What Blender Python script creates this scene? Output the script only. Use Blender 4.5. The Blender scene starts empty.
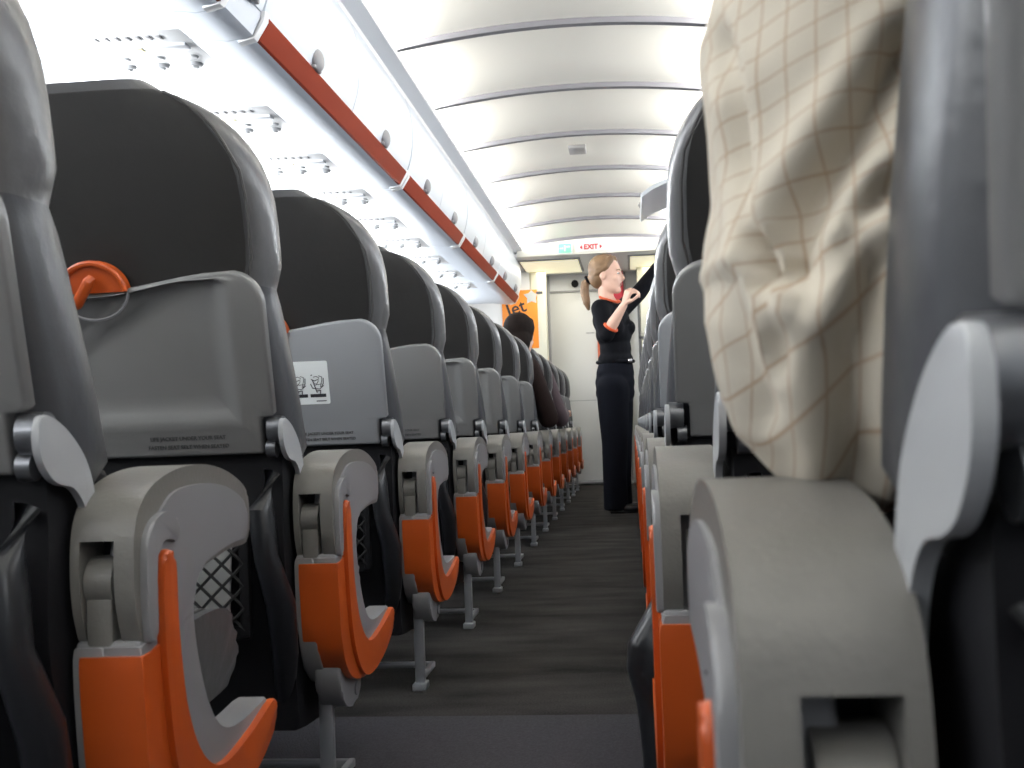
import bpy, bmesh, math, random
from mathutils import Vector, Matrix
random.seed(7)
PI = math.pi
S = bpy.context.scene
C = S.collection

# ------------------------------------------------------------------ camera
CAM_H = 0.58
FPX = 1130.0
VPX, VPY = 632.0, 422.0
ROLL = math.radians(2.3)
cam_data = bpy.data.cameras.new('camera')
cam = bpy.data.objects.new('camera', cam_data)
C.objects.link(cam)
cam_data.sensor_width = 36.0
cam_data.lens = FPX / 1024 * 36.0
cam_data.clip_start = 0.02
def aim_camera():
    # the aisle (world +y) must project to (VPX, VPY); world up leans by ROLL there
    a, b = VPX - 512, VPY - 384
    fwd = Vector((a, -b, -FPX)).normalized()            # aisle direction in camera axes
    up = Vector((-math.sin(ROLL), math.cos(ROLL), 0))
    up = (up - fwd * up.dot(fwd)).normalized()
    right = fwd.cross(up).normalized()
    # rows = world axes in camera coords -> camera-to-world matrix
    m = Matrix((right, fwd, up))
    return m
M3 = aim_camera()
cam.matrix_world = Matrix.Translation((0, 0, CAM_H)) @ M3.to_4x4()
cam_data.dof.use_dof = True
cam_data.dof.focus_distance = 3.0
cam_data.dof.aperture_fstop = 15.0
S.camera = cam

# ------------------------------------------------------------------ world and exposure
S.view_settings.view_transform = 'Standard'
S.view_settings.look = 'None'
S.view_settings.gamma = 1.0
S.view_settings.use_curve_mapping = False
S.view_settings.exposure = 0.0
W = bpy.data.worlds.new('world'); S.world = W
W.use_nodes = True
W.node_tree.nodes['Background'].inputs[0].default_value = (0.86, 0.93, 1.0, 1)
W.node_tree.nodes['Background'].inputs[1].default_value = 0.30

def area(name, loc, rot, sx, sy, power, col=(1, 1, 1)):
    l = bpy.data.lights.new(name, 'AREA')
    l.shape = 'RECTANGLE'; l.size = sx; l.size_y = sy; l.energy = power; l.color = col
    o = bpy.data.objects.new(name, l); C.objects.link(o)
    o.location = loc; o.rotation_euler = rot
    return o
CX = -0.215                       # centre line of the aisle ceiling
Y0, Y1 = -2.2, 9.50
# cove tubes that shine from behind the lips of the bins across the ceiling panels
for s, e in ((-1, 165), (1, 200)):
    area('cove_light', (CX + s * 0.70, (Y0 + Y1) / 2, 2.085), (0, s * math.radians(97), 0), 0.03, Y1 - Y0, e, (1.0, 0.97, 0.90))
# fluorescent tubes along the side walls under the bins
for s, e in ((-1, 170), (1, 90)):
    area('sidewall_light', (CX + s * 1.50, (Y0 + Y1) / 2, 1.50), (0, s * math.radians(120), 0), 0.05, Y1 - Y0, e, (0.95, 0.98, 1.0))
# entry area lamps
area('entry_light', (-0.62, 10.15, 1.985), (0, 0, 0), 0.4, 0.7, 5, (1.0, 0.95, 0.80))
area('entry_light', (0.35, 10.15, 1.985), (0, 0, 0), 0.4, 0.7, 5, (1.0, 0.95, 0.80))

# ------------------------------------------------------------------ materials
def mat(name, col, rough=0.5, metal=0.0, spec=0.5, bump=0.0, bscale=60, var=0.0, vscale=8, coat=0.0, emit=0.0):
    m = bpy.data.materials.new(name); m.use_nodes = True
    nt = m.node_tree; b = nt.nodes['Principled BSDF']
    b.inputs['Base Color'].default_value = (*col, 1)
    b.inputs['Roughness'].default_value = rough
    b.inputs['Metallic'].default_value = metal
    b.inputs['Specular IOR Level'].default_value = spec
    b.inputs['Coat Weight'].default_value = coat
    if emit:
        b.inputs['Emission Color'].default_value = (*col, 1); b.inputs['Emission Strength'].default_value = emit
    tc = nt.nodes.new('ShaderNodeTexCoord')
    if var:
        n = nt.nodes.new('ShaderNodeTexNoise'); n.inputs['Scale'].default_value = vscale; n.inputs['Detail'].default_value = 5
        r = nt.nodes.new('ShaderNodeMix'); r.data_type = 'RGBA'
        r.inputs['A'].default_value = (*[c * (1 - var) for c in col], 1)
        r.inputs['B'].default_value = (*[min(1, c * (1 + var)) for c in col], 1)
        nt.links.new(tc.outputs['Object'], n.inputs['Vector'])
        nt.links.new(n.outputs['Fac'], r.inputs['Factor']); nt.links.new(r.outputs['Result'], b.inputs['Base Color'])
    if bump:
        n = nt.nodes.new('ShaderNodeTexNoise'); n.inputs['Scale'].default_value = bscale; n.inputs['Detail'].default_value = 4
        bp = nt.nodes.new('ShaderNodeBump'); bp.inputs['Strength'].default_value = bump; bp.inputs['Distance'].default_value = 0.004
        nt.links.new(tc.outputs['Object'], n.inputs['Vector'])
        nt.links.new(n.outputs['Fac'], bp.inputs['Height']); nt.links.new(bp.outputs['Normal'], b.inputs['Normal'])
    return m
LEATHER = mat('grey_leather', (0.095, 0.095, 0.098), 0.29, bump=0.25, bscale=45, var=0.12, vscale=5)
LEATHER_DK = mat('dark_leather', (0.052, 0.050, 0.049), 0.5, bump=0.15, bscale=60, var=0.1)
TRAY = mat('tray_grey', (0.20, 0.20, 0.198), 0.24, bump=0.03, bscale=300)
ARM = mat('armrest_grey', (0.175, 0.168, 0.155), 0.38, bump=0.12, bscale=220)
PANEL_G = mat('panel_grey', (0.25, 0.25, 0.26), 0.38)
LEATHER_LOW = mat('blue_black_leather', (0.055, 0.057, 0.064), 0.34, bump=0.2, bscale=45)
SILVER = mat('light_grey_plastic', (0.40, 0.41, 0.425), 0.35)
TRAY_LIT = mat('lit_tray_grey', (0.30, 0.31, 0.325), 0.35)  # same tray plastic, with the brightness of a reflection put into its colour
HINGE = mat('hinge_metal', (0.20, 0.205, 0.22), 0.3, metal=0.7)
ORANGE = mat('orange_plastic', (0.52, 0.085, 0.012), 0.36)
BLACK = mat('black_shroud', (0.010, 0.010, 0.012), 0.6, spec=0.2, bump=0.1)
BLACK_SH = mat('black_bag_plastic', (0.016, 0.017, 0.02), 0.28, bump=0.5, bscale=14)
METAL = mat('leg_metal', (0.36, 0.37, 0.39), 0.35, metal=0.6)
CHROME = mat('steel', (0.55, 0.55, 0.56), 0.25, metal=0.9)
NETM = mat('net_cord', (0.015, 0.015, 0.016), 0.8)
INK = mat('print_ink', (0.03, 0.03, 0.035), 0.7)
INK_S = mat('tray_print', (0.06, 0.06, 0.062), 0.6)
STICKER = mat('sticker_white', (0.92, 0.95, 0.94), 0.4)
WHITE = mat('cabin_white', (0.86, 0.87, 0.88), 0.4)
WHITE_B = mat('bin_white', (0.66, 0.71, 0.79), 0.32)
CEIL = mat('ceiling_cream', (0.84, 0.83, 0.78), 0.5)
RIB = mat('rib_grey', (0.20, 0.20, 0.225), 0.7, spec=0.2)
LIP = mat('lip_grey', (0.78, 0.80, 0.84), 0.45)
STRIP = mat('rust_strip', (0.26, 0.032, 0.010), 0.7, spec=0.2)
LATCH = mat('latch_grey', (0.30, 0.30, 0.315), 0.5)
DARKG = mat('dark_grey', (0.09, 0.09, 0.095), 0.5)
MIDG = mat('mid_grey', (0.36, 0.36, 0.37), 0.5)
SKIN = mat('skin', (0.74, 0.47, 0.36), 0.5, var=0.05)
BLONDE = mat('hair_blonde', (0.21, 0.125, 0.065), 0.5, bump=0.5, bscale=40, var=0.35, vscale=18)
DARKHAIR = mat('hair_dark', (0.010, 0.006, 0.005), 0.75, spec=0.12, bump=0.2, bscale=90, var=0.4, vscale=20)
UNIFORM = mat('uniform_black', (0.006, 0.0065, 0.009), 0.85, spec=0.12)
NAVY = mat('uniform_navy', (0.006, 0.007, 0.012), 0.85, spec=0.12)
TRIM = mat('uniform_orange', (0.62, 0.09, 0.02), 0.6)
BROWN = mat('brown_cloth', (0.022, 0.013, 0.012), 0.85, spec=0.15, bump=0.3)
DENIM = mat('denim', (0.08, 0.11, 0.2), 0.8, bump=0.3, bscale=120)
RED = mat('red_cloth', (0.62, 0.04, 0.07), 0.5)
EYE = mat('eye_dark', (0.03, 0.02, 0.015), 0.3)
LIPS = mat('lips', (0.55, 0.18, 0.16), 0.45)
POSTER = mat('poster_orange', (0.95, 0.30, 0.03), 0.5)
PAPER = mat('magazine_paper', (0.62, 0.63, 0.62), 0.6)
AMBER = mat('sign_amber', (0.95, 0.85, 0.55), 0.4)
GLOWG = mat('exit_green', (0.20, 0.85, 0.42), 0.4, emit=0.45)
LAMPY = mat('lamp_diffuser', (1.0, 0.93, 0.66), 0.5, emit=0.55)
EXITR = mat('exit_red', (0.55, 0.015, 0.03), 0.5)
GALLEY = mat('galley_beige', (0.72, 0.70, 0.58), 0.45)

def carpet():
    m = mat('carpet', (0.03, 0.029, 0.03), 0.95, spec=0.1)
    nt = m.node_tree; b = nt.nodes['Principled BSDF']; tc = nt.nodes.new('ShaderNodeTexCoord')
    n1 = nt.nodes.new('ShaderNodeTexNoise'); n1.inputs['Scale'].default_value = 260; n1.inputs['Detail'].default_value = 3
    n2 = nt.nodes.new('ShaderNodeTexNoise'); n2.inputs['Scale'].default_value = 4; n2.inputs['Detail'].default_value = 6
    mp = nt.nodes.new('ShaderNodeMapping'); mp.inputs['Scale'].default_value = (0.8, 2.2, 1)
    ad = nt.nodes.new('ShaderNodeMath'); ad.operation = 'MULTIPLY'
    cr = nt.nodes.new('ShaderNodeValToRGB')
    cr.color_ramp.elements[0].position = 0.12; cr.color_ramp.elements[0].color = (0.012, 0.0115, 0.011, 1)
    cr.color_ramp.elements[1].position = 0.42; cr.color_ramp.elements[1].color = (0.060, 0.056, 0.053, 1)
    bp = nt.nodes.new('ShaderNodeBump'); bp.inputs['Strength'].default_value = 0.8; bp.inputs['Distance'].default_value = 0.004
    L = nt.links.new
    L(tc.outputs['Object'], n1.inputs['Vector']); L(tc.outputs['Object'], mp.inputs['Vector']); L(mp.outputs[0], n2.inputs['Vector'])
    L(n1.outputs['Fac'], ad.inputs[0]); L(n2.outputs['Fac'], ad.inputs[1]); L(ad.outputs[0], cr.inputs['Fac'])
    L(cr.outputs['Color'], b.inputs['Base Color']); L(n1.outputs['Fac'], bp.inputs['Height']); L(bp.outputs[0], b.inputs['Normal'])
    return m
CARPET = carpet()
CARPET_B = mat('carpet_mat', (0.058, 0.056, 0.064), 0.95, spec=0.1, bump=1.0, bscale=260, var=0.4, vscale=220)

def plaid():
    m = mat('cream_check_cloth', (0.66, 0.60, 0.50), 0.85, spec=0.2)
    nt = m.node_tree; b = nt.nodes['Principled BSDF']; uv = nt.nodes.new('ShaderNodeUVMap'); sep = nt.nodes.new('ShaderNodeSeparateXYZ')
    L = nt.links.new; L(uv.outputs[0], sep.inputs[0])
    def lines(sock, freq, width):
        f = nt.nodes.new('ShaderNodeMath'); f.operation = 'MULTIPLY'; f.inputs[1].default_value = freq; L(sock, f.inputs[0])
        fr = nt.nodes.new('ShaderNodeMath'); fr.operation = 'PINGPONG'; fr.inputs[1].default_value = 0.5; L(f.outputs[0], fr.inputs[0])
        mr = nt.nodes.new('ShaderNodeMapRange'); mr.inputs['From Min'].default_value = 0; mr.inputs['From Max'].default_value = width
        mr.inputs['To Min'].default_value = 1; mr.inputs['To Max'].default_value = 0; L(fr.outputs[0], mr.inputs['Value'])
        return mr.outputs[0]
    a = lines(sep.outputs['X'], 1.0, 0.055); c = lines(sep.outputs['Y'], 1.0, 0.055)
    mx = nt.nodes.new('ShaderNodeMath'); mx.operation = 'MAXIMUM'; L(a, mx.inputs[0]); L(c, mx.inputs[1])
    mul = nt.nodes.new('ShaderNodeMath'); mul.operation = 'MULTIPLY'; mul.inputs[1].default_value = 0.75; L(mx.outputs[0], mul.inputs[0])
    mix = nt.nodes.new('ShaderNodeMix'); mix.data_type = 'RGBA'
    mix.inputs['A'].default_value = (0.60, 0.545, 0.455, 1); mix.inputs['B'].default_value = (0.37, 0.21, 0.105, 1)
    L(mul.outputs[0], mix.inputs['Factor']); L(mix.outputs['Result'], b.inputs['Base Color'])
    n = nt.nodes.new('ShaderNodeTexNoise'); n.inputs['Scale'].default_value = 900
    tc = nt.nodes.new('ShaderNodeTexCoord'); L(tc.outputs['Object'], n.inputs['Vector'])
    bp = nt.nodes.new('ShaderNodeBump'); bp.inputs['Strength'].default_value = 0.25; bp.inputs['Distance'].default_value = 0.001
    L(n.outputs['Fac'], bp.inputs['Height']); L(bp.outputs[0], b.inputs['Normal'])
    return m
PLAID = plaid()

# ------------------------------------------------------------------ mesh helpers
def thing(name, label, cat, loc=(0, 0, 0), group=None):
    o = bpy.data.objects.new(name, None); C.objects.link(o); o.empty_display_size = 0.1
    o.location = loc; o['label'] = label; o['category'] = cat
    if group: o['group'] = group
    return o
def tag(o, label, cat, group=None):
    o['label'] = label; o['category'] = cat
    if group: o['group'] = group
    return o
def obj(name, bm, m, parent=None, smooth=True, angle=40, label=None):
    bmesh.ops.recalc_face_normals(bm, faces=bm.faces[:])
    me = bpy.data.meshes.new(name); bm.to_mesh(me); bm.free()
    ms = m if isinstance(m, (list, tuple)) else [m]
    for x in ms: me.materials.append(x)
    if smooth:
        for p in me.polygons: p.use_smooth = True
        me.set_sharp_from_angle(angle=math.radians(angle))
    o = bpy.data.objects.new(name, me); C.objects.link(o)
    if parent: o.parent = parent
    if label: o['label'] = label
    return o
def struct(name, bm, m, **k):
    o = obj(name, bm, m, **k); o['kind'] = 'structure'; return o
def NB(): return bmesh.new()
def box(bm, c, s, bev=0.0, seg=2, rot=None):
    r = bmesh.ops.create_cube(bm, size=1.0)
    vs = r['verts']
    bmesh.ops.scale(bm, vec=s, verts=vs)
    if bev:
        es = list({e for v in vs for e in v.link_edges})
        rb = bmesh.ops.bevel(bm, geom=es, offset=bev, segments=seg, profile=0.5, affect='EDGES')
        vs = list({v for f in rb['faces'] for v in f.verts} | {v for v in vs if v.is_valid})
    if rot is not None: bmesh.ops.rotate(bm, cent=(0, 0, 0), matrix=rot, verts=vs)
    bmesh.ops.translate(bm, vec=c, verts=vs)
    return vs
def cyl(bm, p0, p1, r0, r1=None, seg=16, cap=True):
    p0, p1 = Vector(p0), Vector(p1); d = p1 - p0
    r1 = r0 if r1 is None else r1
    mtx = Matrix.Translation((p0 + p1) / 2) @ d.to_track_quat('Z', 'Y').to_matrix().to_4x4()
    return bmesh.ops.create_cone(bm, cap_ends=cap, segments=seg, radius1=r0, radius2=r1, depth=d.length, matrix=mtx)['verts']
def ball(bm, c, r, sc=(1, 1, 1), u=20, v=12, rot=None):
    m = Matrix.Translation(c)
    if rot is not None: m = m @ rot.to_4x4()
    m = m @ Matrix.Diagonal((*sc, 1))
    return bmesh.ops.create_uvsphere(bm, u_segments=u, v_segments=v, radius=r, matrix=m)['verts']
def tube(bm, pts, r, seg=8):
    pts = [Vector(p) for p in pts]; rings = []
    up = Vector((0.13, 0.27, 0.95)).normalized()
    for i, p in enumerate(pts):
        t = (pts[min(i + 1, len(pts) - 1)] - pts[max(i - 1, 0)]).normalized()
        a = t.cross(up)
        if a.length < 1e-3: a = t.cross(Vector((1, 0, 0)))
        a.normalize(); b = t.cross(a).normalized()
        rr = r[i] if isinstance(r, (list, tuple)) else r
        rings.append([bm.verts.new(p + a * rr * math.cos(2 * PI * k / seg) + b * rr * math.sin(2 * PI * k / seg)) for k in range(seg)])
    skin_rings(bm, rings)
def skin_rings(bm, rings, cap0=True, cap1=True, closed=True):
    n = len(rings[0]); fs = []
    for a, b in zip(rings, rings[1:]):
        for k in range(n if closed else n - 1):
            k2 = (k + 1) % n
            fs.append(bm.faces.new((a[k], a[k2], b[k2], b[k])))
    if cap0: bm.faces.new(rings[0][::-1])
    if cap1: bm.faces.new(rings[-1])
    return fs
def cr(pts, n=5, closed=True):
    """Catmull-Rom through 2D points; a point given as (y, z, 1) stays a sharp corner"""
    out = []; N = len(pts)
    for i in range(N if closed else N - 1):
        p1, p2 = pts[i], pts[(i + 1) % N]
        p0 = pts[i - 1] if (closed or i > 0) else p1
        p3 = pts[(i + 2) % N] if (closed or i + 2 < N) else p2
        if len(p1) > 2: p0 = p1
        if len(p2) > 2: p3 = p2
        for k in range(n):
            t = k / n; q = []
            for j in (0, 1):
                a, b, c, d = p0[j], p1[j], p2[j], p3[j]
                q.append(0.5 * (2 * b + (c - a) * t + (2 * a - 5 * b + 4 * c - d) * t * t + (3 * b - a - 3 * c + d) * t ** 3))
            out.append(tuple(q))
    if not closed: out.append(tuple(pts[-1][:2]))
    return out
def prism(bm, prof, x0, x1, bev=0.004, seg=3, axis='x'):
    """extrude a (y,z) outline from x0 to x1 and round its rims"""
    def P(x, q):
        if axis == 'x': return (x, q[0], q[1])
        if axis == 'y': return (q[0], x, q[1])
        return (q[0], q[1], x)
    a = [bm.verts.new(P(x0, q)) for q in prof]; b = [bm.verts.new(P(x1, q)) for q in prof]
    n = len(prof)
    for k in range(n): bm.faces.new((a[k], a[(k + 1) % n], b[(k + 1) % n], b[k]))
    f0 = bm.faces.new(a[::-1]); f1 = bm.faces.new(b)
    if bev:
        es = list(f0.edges) + list(f1.edges)
        bmesh.ops.bevel(bm, geom=es, offset=bev, segments=seg, profile=0.5, affect='EDGES', clamp_overlap=True)
def rrect(hw, hh, r, n=6, cx=0, cy=0):
    out = []
    for (sx, sy, a0) in ((1, 1, 0), (-1, 1, 90), (-1, -1, 180), (1, -1, 270)):
        for k in range(n + 1):
            a = math.radians(a0 + 90 * k / n)
            out.append((cx + sx * (hw - r) + r * math.cos(a), cy + sy * (hh - r) + r * math.sin(a)))
    return out
def text_bm(s, size, depth=0.0006, bold=0.0):
    cu = bpy.data.curves.new('txt', 'FONT'); cu.body = s; cu.size = size; cu.extrude = depth; cu.offset = bold
    cu.align_x = 'CENTER'; cu.align_y = 'CENTER'; cu.resolution_u = 3
    o = bpy.data.objects.new('txt', cu); C.objects.link(o)
    bpy.context.view_layer.update()
    me = bpy.data.meshes.new_from_object(o.evaluated_get(bpy.context.evaluated_depsgraph_get()))
    bm = NB(); bm.from_mesh(me)
    bpy.data.objects.remove(o); bpy.data.meshes.remove(me)
    return bm
def xform(bm, m): bmesh.ops.transform(bm, matrix=m, verts=bm.verts[:]); return bm
def merge(dst, src):
    me = bpy.data.meshes.new('tmp'); src.to_mesh(me); src.free(); dst.from_mesh(me); bpy.data.meshes.remove(me)
def bake(o, name, m, parent=None, label=None):
    """evaluate modifiers to a plain mesh object"""
    bpy.context.view_layer.update()
    me = bpy.data.meshes.new_from_object(o.evaluated_get(bpy.context.evaluated_depsgraph_get()))
    bpy.data.objects.remove(o)
    me.name = name; me.materials.clear()
    for x in (m if isinstance(m, (list, tuple)) else [m]): me.materials.append(x)
    for p in me.polygons: p.use_smooth = True
    r = bpy.data.objects.new(name, me); C.objects.link(r)
    if parent: r.parent = parent
    if label: r['label'] = label
    return r
def skinned(name, joints, edges, m, parent=None, root=None, sub=2, label=None, ground=None):
    """joints: {key:(pos, radius or (rx,ry))}; one continuous surface grown round the bones"""
    keys = list(joints); idx = {k: i for i, k in enumerate(keys)}
    me = bpy.data.meshes.new('sk')
    me.from_pydata([joints[k][0] for k in keys], [(idx[a], idx[b]) for a, b in edges], [])
    o = bpy.data.objects.new('sk', me); C.objects.link(o)
    md = o.modifiers.new('skin', 'SKIN'); md.use_smooth_shade = True; md.branch_smoothing = 0.6
    for k in keys:
        r = joints[k][1]; v = me.skin_vertices[0].data[idx[k]]
        v.radius = (r, r) if not isinstance(r, tuple) else r
        v.use_root = (k == (root or keys[0]))
    if sub: o.modifiers.new('sub', 'SUBSURF').levels = sub
    return bake(o, name, m, parent, label)
def kids(o): return [c for c in list(C.objects) if c.parent == o]
def dup(root, loc, label, group=None):
    r = root.copy(); C.objects.link(r); r.location = loc; r['label'] = label
    if group: r['group'] = group
    for ch in kids(root):
        c = ch.copy(); C.objects.link(c); c.parent = r
        for g in kids(ch):
            d = g.copy(); C.objects.link(d); d.parent = c
    return r

# ================================================================== THE CABIN SHELL
bm = NB(); box(bm, (CX, 4.2, -0.02), (3.6, 13.4, 0.04)); struct('floor', bm, CARPET, smooth=False)
bm = NB(); box(bm, (CX, 0.05, 0.0012), (2.9, 4.44, 0.0024)); struct('floor_carpet', bm, CARPET_B, smooth=False)
SW = [(0, 1.62), (0.35, 1.74), (0.75, 1.79), (1.05, 1.76), (1.35, 1.68), (1.62, 1.56), (1.9, 1.38), (2.16, 1.1), (2.25, 0.8)]
for s, nm in ((-1, 'wall_left'), (1, 'wall_right')):
    bm = NB(); rows = []
    for (z, x) in SW: rows.append([bm.verts.new((CX + s * x, y, z)) for y in (-2.3, 10.8)])
    for a, b in zip(rows, rows[1:]): bm.faces.new((a[0], a[1], b[1], b[0]))
    bmesh.ops.solidify(bm, geom=bm.faces[:], thickness=0.03)
    struct(nm, bm, WHITE)
# ceiling panels: a shallow arch across, each panel scooped a little along the aisle
RIBS = [9.50 - 0.852 * k for k in range(15)]
RIBS = [y for y in RIBS if y > -2.4]
def ceil_z(x): return 2.105 + 0.055 * (1 - ((x - CX) / 0.66) ** 2)
bm = NB()
for yb, ya in zip(RIBS, RIBS[1:]):
    g = []
    for j in range(7):
        t = j / 6; y = ya + (yb - ya) * t
        g.append([bm.verts.new((CX + 0.70 * (2 * i / 24 - 1), y, ceil_z(CX + 0.70 * (2 * i / 24 - 1)) + 0.030 * math.sin(PI * min(1, t * 0.9 + 0.05)))) for i in range(25)])
    skin_rings(bm, g, False, False, closed=False)
struct('ceiling', bm, CEIL)
for i, y in enumerate(RIBS[:-1]):
    bm = NB(); rings = []
    for k in range(25):
        x = CX + 0.665 * (2 * k / 24 - 1); z = ceil_z(x)
        rings.append([bm.verts.new((x, y + dy, z + dz)) for dy, dz in ((-0.022, 0.03), (-0.020, -0.016), (0.016, -0.016), (0.018, 0.03))])
    skin_rings(bm, rings)
    struct('trim_%d' % (i + 1), bm, RIB)
n_tr = len(RIBS)
# lips that hide the cove tubes
for s in (-1, 1):
    bm = NB()
    prof = [(0.728, 2.045), (0.720, 2.058), (0.655, 2.066), (0.650, 2.078), (0.662, 2.086), (0.74, 2.07)]
    prism(bm, [(CX + s * q[0], q[1]) for q in prof], -2.2, 9.82, bev=0, axis='y')
    struct('trim_%d' % (n_tr + (0 if s < 0 else 1)), bm, LIP)

# ================================================================== OVERHEAD BINS
def strip_pt(s, x, z): return (CX + s * x, z)
BIN_OUT = [(0.728, 1.715, 1), (0.706, 1.79), (0.698, 1.88), (0.704, 1.97), (0.728, 2.05, 1)]
def make_bin(s, y0, y1, label, open_door=None, group=None, strip=True):
    t = thing('overhead_bin', label, 'luggage bin', (CX + s * 1.0, (y0 + y1) / 2, 1.66), group)
    o = Vector(t.location)
    def loc(bm): bmesh.ops.translate(bm, vec=-o, verts=bm.verts[:]); return bm
    # body: bottom lip, underside with the service channel, top
    pr = [(0.83, 1.645), (0.775, 1.648), (0.757, 1.656), (0.752, 1.668), (0.735, 1.700), (0.733, 1.715), (0.745, 1.725), (0.745, 2.045), (0.95, 2.13), (1.32, 1.95), (1.50, 1.70), (1.42, 1.672), (0.95, 1.662)]
    bm = NB()
    if open_door is None: prism(bm, [strip_pt(s, *q) for q in pr], y0, y1, bev=0, axis='y')
    else:
        pr2 = [(0.83, 1.645), (0.775, 1.648), (0.757, 1.656), (0.752, 1.668), (0.735, 1.700), (0.733, 1.715), (0.80, 1.725), (1.40, 1.73), (1.28, 1.94), (0.96, 2.08), (0.745, 2.035), (0.74, 2.05), (0.95, 2.13), (1.32, 1.95), (1.50, 1.70), (1.42, 1.672), (0.95, 1.662)]
        prism(bm, [strip_pt(s, *q) for q in pr2], y0, y1, bev=0, axis='y')
        for y in (y0 + 0.012, y1 - 0.012):
            prism(bm, [strip_pt(s, *q) for q in ((0.745, 1.71), (0.745, 2.04), (0.95, 2.12), (1.31, 1.94), (1.45, 1.70))], y - 0.012, y + 0.012, bev=0, axis='y')
    obj('bin_body', loc(bm), WHITE_B, t, angle=28)
    if strip:
        bm = NB(); yy0, yy1 = y0 + 0.035, y1 - 0.035
        prism(bm, [strip_pt(s, *q) for q in ((0.768, 1.653), (0.752, 1.655), (0.722, 1.708), (0.728, 1.718), (0.745, 1.70))], yy0, yy1, bev=0.0015, axis='y')
        obj('grab_strip', loc(bm), STRIP, t)
        for yc in (y0, y1):
            bm = NB(); prism(bm, [strip_pt(s, *q) for q in ((0.80, 1.640), (0.756, 1.650), (0.724, 1.700), (0.722, 1.722), (0.74, 1.722), (0.80, 1.66))], max(y0, yc - 0.034), min(y1, yc + 0.034), bev=0.002, axis='y')
            obj('strip_clip', loc(bm), WHITE, t)
    ym = (y0 + y1) / 2
    prof = cr(BIN_OUT, 5, closed=False)
    for k, (a, b) in enumerate(((y0 + 0.004, ym - 0.003), (ym + 0.003, y1 - 0.004))):
        bm = NB()
        if y1 - y0 < 1.0:
            if k: continue
            b = y1 - 0.004
        q = prof + [(p[0] + 0.022, p[1]) for p in prof[::-1]]
        pts = [strip_pt(s, *p) for p in q]
        prism(bm, pts, a, b, bev=0.003, axis='y', seg=2)
        if open_door == k:
            piv = Vector((CX + s * 0.728, 0, 2.05))
            bmesh.ops.rotate(bm, cent=piv, matrix=Matrix.Rotation(-s * math.radians(-88), 3, 'Y'), verts=bm.verts[:])
            bmesh.ops.rotate(bm, cent=piv, matrix=Matrix.Rotation(s * math.radians(-15), 3, 'Y'), verts=bm.verts[:]); bmesh.ops.translate(bm, vec=(-s * 0.09, 0, -0.05), verts=bm.verts[:])
        d = obj('bin_door', loc(bm), WHITE_B, t, angle=35)
        bm = NB(); yl = (a + b) / 2
        c = Vector((CX + s * 0.716, yl, 1.742))
        ball(bm, c, 0.040, (0.50, 1.0, 0.9))
        box(bm, c + Vector((s * 0.004, 0, -0.026)), (0.016, 0.074, 0.012), 0.004)
        if open_door == k:
            bmesh.ops.rotate(bm, cent=piv, matrix=Matrix.Rotation(-s * math.radians(-88), 3, 'Y'), verts=bm.verts[:])
            bmesh.ops.rotate(bm, cent=piv, matrix=Matrix.Rotation(s * math.radians(-15), 3, 'Y'), verts=bm.verts[:]); bmesh.ops.translate(bm, vec=(-s * 0.09, 0, -0.05), verts=bm.verts[:])
        obj('latch', loc(bm), LATCH, d)
    return t
SPANS = [(-0.62, 1.08), (1.10, 2.70), (2.92, 4.87), (4.88, 6.55), (6.56, 8.22), (8.23, 9.80)]
ords = ['behind the camera', 'at the top left corner, its strip ending at the short divider', 'nearest with a full rust strip, ending by the third seat', 'second full rust strip from the camera', 'third full rust strip from the camera', 'last before the orange poster']
for (a, b), w in list(zip(SPANS, ords))[1:]:
    make_bin(-1, a, b, 'white left overhead bin, ' + w, group='overhead bins')
make_bin(-1, 2.705, 2.915, 'short white filler with a round latch between two left overhead bins', group='overhead bins', strip=False)
for (a, b), w in list(zip(SPANS, ['', 'above the nearest right seats', 'third from the front on the right', 'beside the open one, nearer the camera', 'with its door raised above the attendant', 'last on the right by the galley']))[1:]:
    make_bin(1, a, b, 'white right overhead bin ' + w, open_door=0 if 'raised' in w else None, group='overhead bins')

# service panels under the left bins: vents, reading lights, lit sign
def make_psu(y, label):
    t = thing('service_panel', label, 'service panel', (CX - 1.10, y, 1.6642), 'passenger service panels'); t.rotation_euler = (0, 0.0213, 0)
    bm = NB(); box(bm, (0, 0, 0.0), (0.34, 0.36, 0.003), 0.001); obj('panel', bm, WHITE, t)
    for x in (-0.10, 0.0, 0.10):
        bm = NB(); cyl(bm, (x, 0.10, -0.010), (x, 0.10, 0.002), 0.020, 0.026); cyl(bm, (x, 0.10, -0.016), (x, 0.10, -0.008), 0.010, 0.014)
        obj('air_vent', bm, SILVER, t)
        bm = NB(); cyl(bm, (x + 0.02, 0.035, -0.008), (x + 0.02, 0.035, 0.002), 0.014, 0.018); obj('reading_light', bm, SILVER, t)
    bm = NB(); box(bm, (0.02, -0.06, -0.004), (0.25, 0.045, 0.012), 0.005); obj('sign_bar', bm, LIP, t)
    bm = NB(); box(bm, (-0.02, -0.06, -0.011), (0.075, 0.032, 0.003), 0.001); obj('lit_sign', bm, AMBER, t, label='pale amber sign window')
    bm = NB()
    for k in range(7): box(bm, (-0.09 + 0.03 * k, -0.13, -0.002), (0.018, 0.03, 0.006), 0.002)
    obj('speaker_grille', bm, MIDG, t)
    return t
psu = None
for i, y in enumerate((3.02, 3.75, 4.41, 5.08, 5.76, 6.42, 7.10, 7.78, 8.46)):
    lab = 'white service panel with vents under left bins, ' + ['above the nearest full headrest', 'second from the camera', 'third from the camera', 'fourth from the camera', 'fifth from the camera', 'sixth from the camera', 'seventh from the camera', 'eighth from the camera', 'farthest from the camera'][i]
    if psu is None: psu = make_psu(y, lab)
    else: dup(psu, (CX - 1.10, y, 1.6642), lab)

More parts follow.
